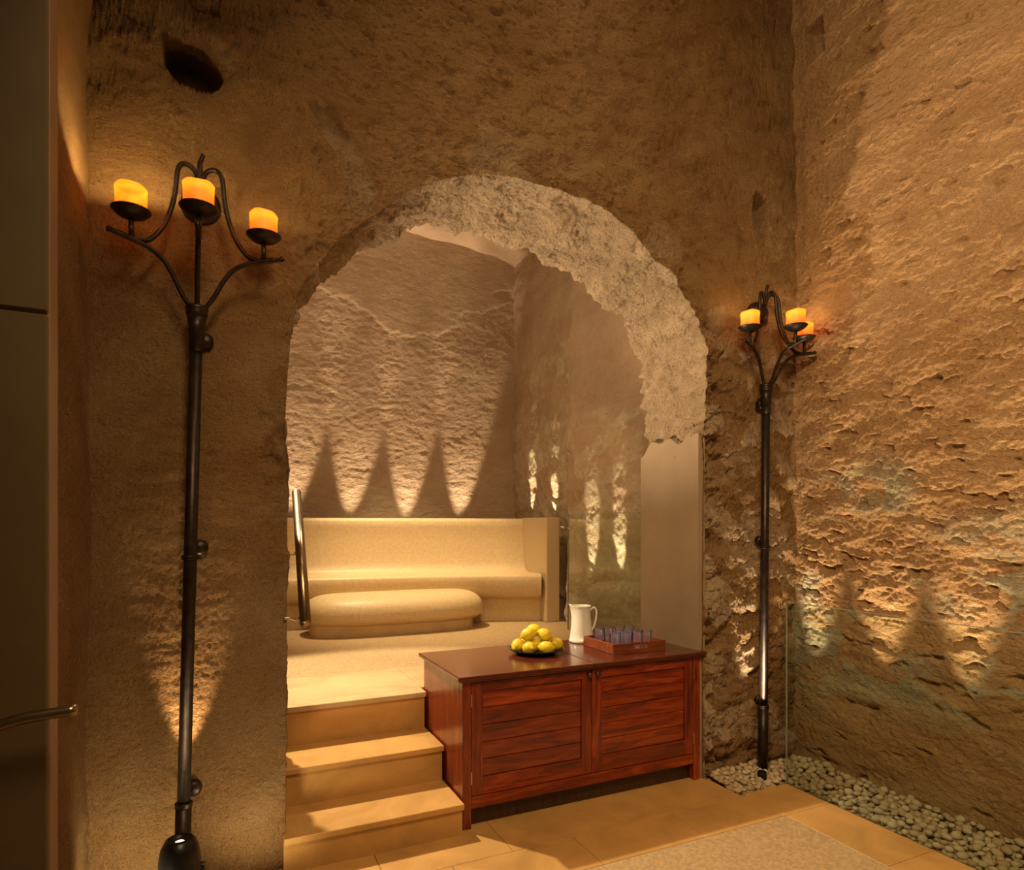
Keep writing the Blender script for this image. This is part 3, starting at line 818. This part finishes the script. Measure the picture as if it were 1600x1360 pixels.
# ------------------------------------------------------------------ plate of lemons
PC = (1.845, 3.59)
lathe_plate = lathe('plate', [(0.0, 0.0), (0.12, 0.0), (0.125, 0.004), (0.165, 0.022), (0.178, 0.030), (0.180, 0.033), (0.176, 0.034), (0.155, 0.024), (0.11, 0.010), (0.0, 0.009)], (PC[0], PC[1], ZC), M_plate, None, 48)
tag(lathe_plate, 'shallow glossy black plate holding lemons on the cabinet', 'plate')
def lemon_mesh():
    prof = [(0.0, -0.056), (0.006, -0.0555), (0.009, -0.052), (0.012, -0.048), (0.021, -0.043), (0.032, -0.031), (0.039, -0.014), (0.041, 0.002), (0.038, 0.018), (0.031, 0.033), (0.021, 0.044), (0.013, 0.050), (0.010, 0.055), (0.007, 0.059), (0.0, 0.061)]
    V = []; F = []; S = 20
    for r, h in prof:
        for s in range(S):
            th = 2 * math.pi * s / S; V.append((h, max(r, 1e-4) * math.cos(th), max(r, 1e-4) * math.sin(th)))
    for i in range(len(prof) - 1):
        for s in range(S): F.append((i * S + s, i * S + (s + 1) % S, (i + 1) * S + (s + 1) % S, (i + 1) * S + s))
    V = np.array(V); V *= (1 + 0.10 * perlin(V * 22.0))[:, None]
    me = bpy.data.meshes.new('lemon'); me.from_pydata([tuple(v) for v in V], [], F); me.update()
    me.polygons.foreach_set('use_smooth', np.full(len(F), True)); me.materials.append(M_lemon)
    t = bpy.data.meshes.new('stem_end'); bm = bmesh.new()
    bmesh.ops.create_cone(bm, cap_ends=True, segments=10, radius1=0.005, radius2=0.0035, depth=0.004, matrix=Matrix.Translation((-0.056, 0, 0)) @ Matrix.Rotation(math.pi / 2, 4, 'Y'))
    bm.to_mesh(t); bm.free(); t.materials.append(M_lemontip)
    return me, t
LM, LT = lemon_mesh()
lem = [  # offsets from the plate centre: across the view, away from the view, up; yaw, tilt
    (-0.118, -0.02, 0.052, 60, 20, 'lemon at the left end of the heap on the black plate'),
    (-0.050, -0.105, 0.049, -65, 8, 'lemon seen end-on at the front of the black plate'),
    (0.062, -0.088, 0.051, -20, 0, 'large lemon lying sideways at the front of the black plate'),
    (0.133, 0.005, 0.054, 50, -10, 'lemon at the right end of the heap on the black plate'),
    (-0.055, 0.100, 0.050, 10, 0, 'lemon at the back left of the plate under the others'),
    (0.060, 0.095, 0.050, -40, 0, 'lemon at the back right of the plate under the others'),
    (0.000, 0.005, 0.050, 20, 0, 'lemon in the middle of the plate buried beneath the heap'),
    (-0.050, -0.020, 0.124, 5, 24, 'tilted lemon in the upper left of the heap'),
    (0.055, -0.012, 0.120, -30, -14, 'lemon in the upper right of the heap'),
    (-0.012, 0.062, 0.136, -5, 5, 'topmost lemon at the back of the heap')]
for ax, aw, up, yw, tl, lab in lem:
    e = bpy.data.objects.new('lemon', LM); COL.objects.link(e)
    e.location = (PC[0] + ax * CY + aw * SY, PC[1] - ax * SY + aw * CY, ZC + up)
    e.rotation_euler = (random.uniform(0, 6), math.radians(-tl), math.radians(yw - 25))
    tag(e, lab, 'lemon', 'lemons on the black plate')
    s = bpy.data.objects.new('stem_end', LT); COL.objects.link(s); s.parent = e

# ------------------------------------------------------------------ jug
JL = (2.315, 3.80)
jug = tag(empty('jug', (JL[0], JL[1], ZC)), 'tall white ceramic jug standing behind the tray of glasses', 'jug')
def jug_body():
    prof = [(0.0, 0.0), (0.082, 0.0), (0.088, 0.004), (0.088, 0.018), (0.083, 0.024), (0.079, 0.06), (0.072, 0.12), (0.066, 0.18), (0.063, 0.225), (0.064, 0.243), (0.068, 0.252), (0.069, 0.257),
            (0.065, 0.257), (0.060, 0.245), (0.059, 0.20), (0.066, 0.10), (0.074, 0.02), (0.0, 0.012)]
    V = []; F = []; S = 48
    dirx = Vector((-CY, SY, 0)); diry = Vector((SY, CY, 0))        # the spout points left across the view
    for r, h in prof:
        for s in range(S):
            th = 2 * math.pi * s / S; c, sn = math.cos(th), math.sin(th)
            rr = max(r, 1e-4)
            k = max(0.0, c) ** 8
            lip = max(0.0, (h - 0.13) / 0.127)
            sp = 0.024 * k * lip ** 1.6 if r > 0.03 else 0
            up = 0.012 * k * lip ** 3 if r > 0.03 else 0
            V.append(Vector((*JL, ZC)) + dirx * (c * rr + sp) + diry * sn * rr * (1 - 0.0 * k) + Vector((0, 0, h + up)))
    for i in range(len(prof) - 1):
        for s in range(S): F.append((i * S + s, i * S + (s + 1) % S, (i + 1) * S + (s + 1) % S, (i + 1) * S + s))
    return link_mesh('body', [tuple(v) for v in V], F, M_ceram, jug)
jug_body()
rt = Vector((CY, -SY, 0)); J = Vector((*JL, ZC))
tube('handle', catmull([J + rt * 0.060 + Vector((0, 0, 0.222)), J + rt * 0.088 + Vector((0, 0, 0.242)), J + rt * 0.106 + Vector((0, 0, 0.215)), J + rt * 0.100 + Vector((0, 0, 0.15)), J + rt * 0.082 + Vector((0, 0, 0.095)), J + rt * 0.070 + Vector((0, 0, 0.085))], 6), 0.0075, M_ceram, jug, 10)

# ------------------------------------------------------------------ tray and glasses
TX0, TX1, TY0, TY1 = 2.255, 2.665, 3.315, 3.675
tray = tag(empty('serving_tray', ((TX0 + TX1) / 2, (TY0 + TY1) / 2, ZC)), 'red wooden serving tray with slotted ends, full of tumblers', 'tray')
box('tray_bottom', TX0 + 0.008, TX1 - 0.008, TY0 + 0.008, TY1 - 0.008, ZC + 0.001, ZC + 0.010, M_tray, tray, 0.0)
TH = 0.066
for x in (TX0, TX1 - 0.010):
    box('tray_side', x, x + 0.010, TY0 + 0.0105, TY1 - 0.0105, ZC + 0.0005, ZC + TH, M_tray, tray, 0.002)
def slotted(y):
    bm = bmesh.new()
    x0, x1 = TX0, TX1; z0, z1 = ZC + 0.0005, ZC + TH
    xc = (x0 + x1) / 2; hw = 0.060; za, zb = ZC + 0.026, ZC + 0.050; r = 0.012
    # wall with a rounded slot, made from a ring of quads between outline and slot
    slot = []
    for cx_, a0 in ((xc + hw - r, -90), (xc - hw + r, 90)):
        for k in range(7):
            a = math.radians(a0 + 30 * k); slot.append((cx_ + r * math.cos(a), (za + zb) / 2 + r * math.sin(a)))
    outl = []
    for (sx, sz) in slot:
        dx, dz = sx - xc, sz - (za + zb) / 2
        off = abs(dx) - (hw - r)
        if 0.004 < off < 0.008: outl.append((x1 if dx > 0 else x0, z1 if dz > 0 else z0))
        elif off >= 0.008: outl.append((x1 if dx > 0 else x0, z0 + (z1 - z0) * (0.5 + 0.5 * dz / r * 1.0)))
        else: outl.append((sx, z1 if dz > 0 else z0))
    n = len(slot); vs = {}
    for d, yy in ((0, y), (1, y + 0.010)):
        for k in range(n):
            vs[d, 0, k] = bm.verts.new((slot[k][0], yy, slot[k][1])); vs[d, 1, k] = bm.verts.new((outl[k][0], yy, min(max(outl[k][1], z0), z1)))
    for k in range(n):
        j = (k + 1) % n
        bm.faces.new((vs[0, 0, k], vs[0, 0, j], vs[0, 1, j], vs[0, 1, k]))
        bm.faces.new((vs[1, 0, k], vs[1, 1, k], vs[1, 1, j], vs[1, 0, j]))
        bm.faces.new((vs[0, 0, k], vs[1, 0, k], vs[1, 0, j], vs[0, 0, j]))
        bm.faces.new((vs[0, 1, k], vs[0, 1, j], vs[1, 1, j], vs[1, 1, k]))
    # corner fills
    return bm_obj('slotted_end', bm, M_tray, tray)
slotted(TY0); slotted(TY1 - 0.010)

def tumbler_mesh():
    prof = [(0.0, 0.0), (0.022, 0.0), (0.026, 0.003), (0.0275, 0.02), (0.031, 0.06), (0.036, 0.112), (0.0355, 0.114), (0.034, 0.112), (0.029, 0.06), (0.0245, 0.022), (0.020, 0.016), (0.0, 0.015)]
    V = []; F = []; S = 24
    for r, h in prof:
        for s in range(S):
            th = 2 * math.pi * s / S
            fl = 1 + (0.02 * math.cos(8 * th) if 0.002 < h < 0.09 and r > 0.0255 else 0)
            V.append((max(r, 1e-4) * fl * math.cos(th), max(r, 1e-4) * fl * math.sin(th), h))
    for i in range(len(prof) - 1):
        for s in range(S): F.append((i * S + s, i * S + (s + 1) % S, (i + 1) * S + (s + 1) % S, (i + 1) * S + s))
    me = bpy.data.meshes.new('tumbler'); me.from_pydata(V, [], F); me.update()
    me.polygons.foreach_set('use_smooth', np.full(len(F), True)); me.materials.append(M_tumbler); return me
TM = tumbler_mesh()
rowname = ['front row', 'middle row', 'back row']; colname = ['leftmost', 'second from left', 'third from left', 'rightmost']
for r in range(3):
    for c in range(4):
        if r == 1 and c in (0, 3): continue
        o = bpy.data.objects.new('tumbler', TM); COL.objects.link(o)
        o.location = (TX0 + 0.060 + c * 0.086 + random.uniform(-0.004, 0.004), TY0 + 0.075 + r * 0.098 + random.uniform(-0.006, 0.006), ZC + 0.0105)
        o.rotation_euler = (0, 0, random.uniform(0, 6))
        tag(o, 'lilac-tinted glass tumbler, %s of the %s on the tray' % (colname[c] if r != 1 else ('', 'left one', 'right one')[c], rowname[r]), 'glass', 'tumblers on the wooden tray')

# ------------------------------------------------------------------ iron torches
def torch(bx, by, tx, label, glow):
    """bx: foot, tx: head offset in x; wall plane at YF"""
    root = tag(empty('iron_torch', (bx, by, 0)), label, 'wall lamp', 'wrought iron torches with three candles')
    ax = lambda z: bx + tx * z / 2.6
    tube('lower_pole', [(ax(0.02), by, 0.0), (ax(0.44), by, 0.44)], 0.032, M_iron, root, 16)
    tube('pole', [(ax(0.44), by, 0.44), (ax(2.58), by, 2.58)], 0.0265, M_iron, root, 16)
    def collar(z, r, h, nm='collar'):
        lathe(nm, [(0.0, -h), (r * 0.86, -h), (r, -h * 0.6), (r * 0.9, -h * 0.1), (r, h * 0.3), (r, h * 0.7), (r * 0.9, h), (0.0, h)], (ax(z), by, z), M_iron, root, 22)
    collar(0.445, 0.036, 0.012); collar(1.52, 0.036, 0.010); collar(2.60, 0.046, 0.022)
    lathe('top_socket', [(0.0, -0.16), (0.030, -0.16), (0.034, -0.05), (0.040, 0.0), (0.0, 0.0)], (ax(2.58), by, 2.58), M_iron, root, 20)
    for z in (0.47, 1.56, 2.50):
        b = tube('wall_stay', [(ax(z), by, z), (ax(z) + 0.035, YF + 0.02, z)], 0.013, M_iron, root, 8)
        lathe('wall_flange', [(0.0, 0.02), (0.022, 0.018), (0.034, 0.010), (0.036, -0.02), (0.0, -0.02)], (ax(z) + 0.034, YF - 0.02, z), M_iron, b, 16, True, (0, -1, 0))
    hx, hy, hz = ax(3.15), YF - 0.03, 3.17
    lathe('wall_boss', [(0.0, 0.055), (0.03, 0.053), (0.055, 0.040), (0.066, 0.022), (0.070, 0.010), (0.082, 0.006), (0.085, -0.02), (0.0, -0.03)], (hx, YF - 0.015, hz - 0.05), M_iron, root, 28, True, (0, -1, 0))
    hub = Vector((hx, by + 0.015, hz + 0.04))
    tube('hook', catmull([hub + Vector((0, 0.04, -0.10)), hub + Vector((0, 0.0, -0.02)), hub + Vector((0, -0.01, 0.04)), hub + Vector((0.012, -0.012, 0.085))], 6), 0.009, M_iron, root, 8)
    col = Vector((ax(2.60), by, 2.605))
    cands = []
    for dx, dy in ((-0.250, -0.095), (0.255, -0.085), (0.0, -0.235)):
        dirv = Vector((dx, dy, 0)); L = dirv.length; dirv /= L
        end = Vector((hx, by, 2.835)) + Vector((dx, dy, 0))
        zb = hub.z
        up = catmull([hub + Vector((0, 0, -0.05)), hub + dirv * 0.025 + Vector((0, 0, 0.01)), hub + dirv * 0.060 * L / 0.25 + Vector((0, 0, 0.022))] +
                     [Vector((hx, hub.y + (by - hub.y) * k, z)) + dirv * (L * k) for k, z in ((0.34, 3.195), (0.38, 3.10), (0.44, 3.015), (0.56, 2.925), (0.74, 2.855), (0.90, 2.838))] + [end, end + dirv * 0.05 + Vector((0, 0, 0.010))], 7)
        tube('upper_arm', up, 0.0105, M_iron, root, 8)
        span = end - col; span.z = 0; dz_ = end.z - col.z
        lo = catmull([col + dirv * 0.01] + [col + span * k + Vector((0, 0, dz_ * h)) for k, h in ((0.10, 0.03), (0.20, 0.16), (0.30, 0.36), (0.40, 0.58), (0.54, 0.79), (0.74, 0.92), (0.94, 0.975))] + [end + dirv * 0.05 + Vector((0, 0, 0.006)), end + dirv * 0.075 + Vector((0, 0, 0.012))], 6)
        a = tube('lower_arm', lo, 0.0105, M_iron, root, 8)
        lathe('scroll_tip', [(0, -0.012), (0.008, -0.009), (0.012, 0), (0.008, 0.009), (0, 0.012)], end + dirv * 0.078 + Vector((0, 0, 0.012)), M_iron, a, 10)
        s = tube('dish_stem', [end, end + Vector((0, 0, 0.085))], 0.010, M_iron, root, 8)
        dz = end + Vector((0, 0, 0.080))
        lathe('drip_dish', [(0.0, 0.0), (0.030, 0.002), (0.055, 0.014), (0.072, 0.030), (0.074, 0.034), (0.070, 0.034), (0.050, 0.020), (0.0, 0.010)], dz, M_iron, root, 28)
        # hollow wax sleeve, open on top, with a wavy rim
        V = []; F = []; S = 30; ring = [(0.050, 0.024), (0.056, 0.027), (0.058, 0.034), (0.0575, 0.075), (0.0585, 0.112), (0.060, 0.122), (0.057, 0.127), (0.052, 0.126), (0.049, 0.115), (0.049, 0.026)]
        ph = random.uniform(0, 6)
        for r, h in ring:
            for k in range(S):
                th = 2 * math.pi * k / S
                hh = h + (0.0025 * math.sin(2 * th + ph) + 0.0015 * math.sin(5 * th) if h > 0.1 else 0)
                rr = r * (1 + 0.015 * math.sin(3 * th + ph))
                V.append((dz.x + rr * math.cos(th), dz.y + rr * math.sin(th), dz.z + hh))
        for i in range(len(ring) - 1):
            for k in range(S): F.append((i * S + k, i * S + (k + 1) % S, (i + 1) * S + (k + 1) % S, (i + 1) * S + k))
        cd = link_mesh('candle', V, F, M_candle, root, True)
        cands.append(dz)
        light('POINT', dz + Vector((0, 0, 0.116)), glow[len(cands) - 1], (1.0, 0.74, 0.32), size=0.01)
    return root
torch(-0.158, 3.065, 0.062, 'large black iron wall torch with three glowing candles left of the arch', (4.8, 1.0, 1.0))
torch(LAMP_R[0] - 0.012, LAMP_R[1], 0.030, 'smaller-looking far iron wall torch with three glowing candles by the right corner', (1.2, 0.7, 0.5))

# uplight at the foot of the left torch
ul = tag(empty('uplight', (-0.155, 2.93, 0)), 'black floor uplight at the foot of the near iron torch', 'uplight')
upr = [(0.0, 0.0), (0.055, 0.0), (0.060, 0.012), (0.045, 0.03), (0.045, 0.10), (0.066, 0.13), (0.078, 0.18), (0.080, 0.24), (0.072, 0.285), (0.055, 0.315), (0.042, 0.322), (0.038, 0.312), (0.0, 0.300)]
lathe('housing', [(r, h * 1.13) for r, h in upr], (-0.155, 2.93, 0), M_black, ul, 26)
box('mounting_arm', -0.075, -0.060, 2.92, 2.95, 0.0, 0.24, M_black, ul, 0.004)
lens_m, nt_, b_ = new_mat('lit_lens'); b_.inputs['Emission Color'].default_value = (1, 0.8, 0.5, 1); b_.inputs['Emission Strength'].default_value = 2.5
lathe('lens', [(0.0, 0.004), (0.016, 0.003), (0.020, 0.0)], (-0.155, 2.93, 0.344), lens_m, ul, 20)
light('SPOT', (-0.142, 3.100, 0.53), 34, WARM2, (-0.136, 3.235, 1.13), size=0.012, angle=40, blend=0.8)
light('SPOT', (-0.150, 2.95, 0.345), 14, WARM2, (-0.144, 3.03, 0.945), size=0.02, angle=30, blend=0.9)
light('SPOT', (-0.30, 2.80, 0.12), 9, (1.0, 0.80, 0.46), (-0.35, 3.2, 0.40), size=0.04, angle=120, blend=0.9)  # added pair of wide spots without fixtures, for the glow low on the wall
light('SPOT', (0.12, 2.80, 0.12), 9, (1.0, 0.80, 0.46), (0.18, 3.2, 0.45), size=0.04, angle=120, blend=0.9)
# uplight among the pebbles at the far torch
ul2 = tag(empty('uplight', (3.22, 3.00, 0)), 'small black uplight among the pebbles at the far torch', 'uplight')
lathe('housing', [(0.0, 0.0), (0.028, 0.0), (0.030, 0.01), (0.030, 0.045), (0.026, 0.05), (0.022, 0.046), (0.0, 0.042)], (3.22, 3.02, 0.0), M_black, ul2, 18)
light('SPOT', (3.235, 3.00, 0.06), 150, PALE, (3.237, 3.11, 0.7), size=0.015, angle=18, blend=0.8)

# ------------------------------------------------------------------ door on the left
door = struct(empty('door_1', (-0.85, 1.95, 0)), 'dark olive stone-clad door leaf at the left edge')
box('door_core', -1.40, -0.389, 1.912, 1.998, 0.01, 3.2, M_dooredge, door, 0.006, 2)
zj = CAM_H + (825 - 490) / FPX * 1.56
box('door_panel', -1.40, -0.392, 1.900, 1.915, 0.012, zj - 0.004, M_door, door, 0.004)
box('door_panel', -1.40, -0.392, 1.900, 1.915, zj + 0.004, 3.2, M_door, door, 0.004)
hnd = tube('lever_handle', catmull([(-0.56, 1.90, 1.165), (-0.56, 1.86, 1.165), (-0.535, 1.832, 1.168), (-0.48, 1.825, 1.185), (-0.42, 1.822, 1.200), (-0.318, 1.82, 1.208)], 8), 0.0135, M_brass, door, 14)
lathe('keyhole_rose', [(0.0, 0.008), (0.020, 0.008), (0.024, 0.004), (0.024, 0.0)], (-0.527, 1.900, 1.098), M_knob, door, 20, True, (0, -1, 0))
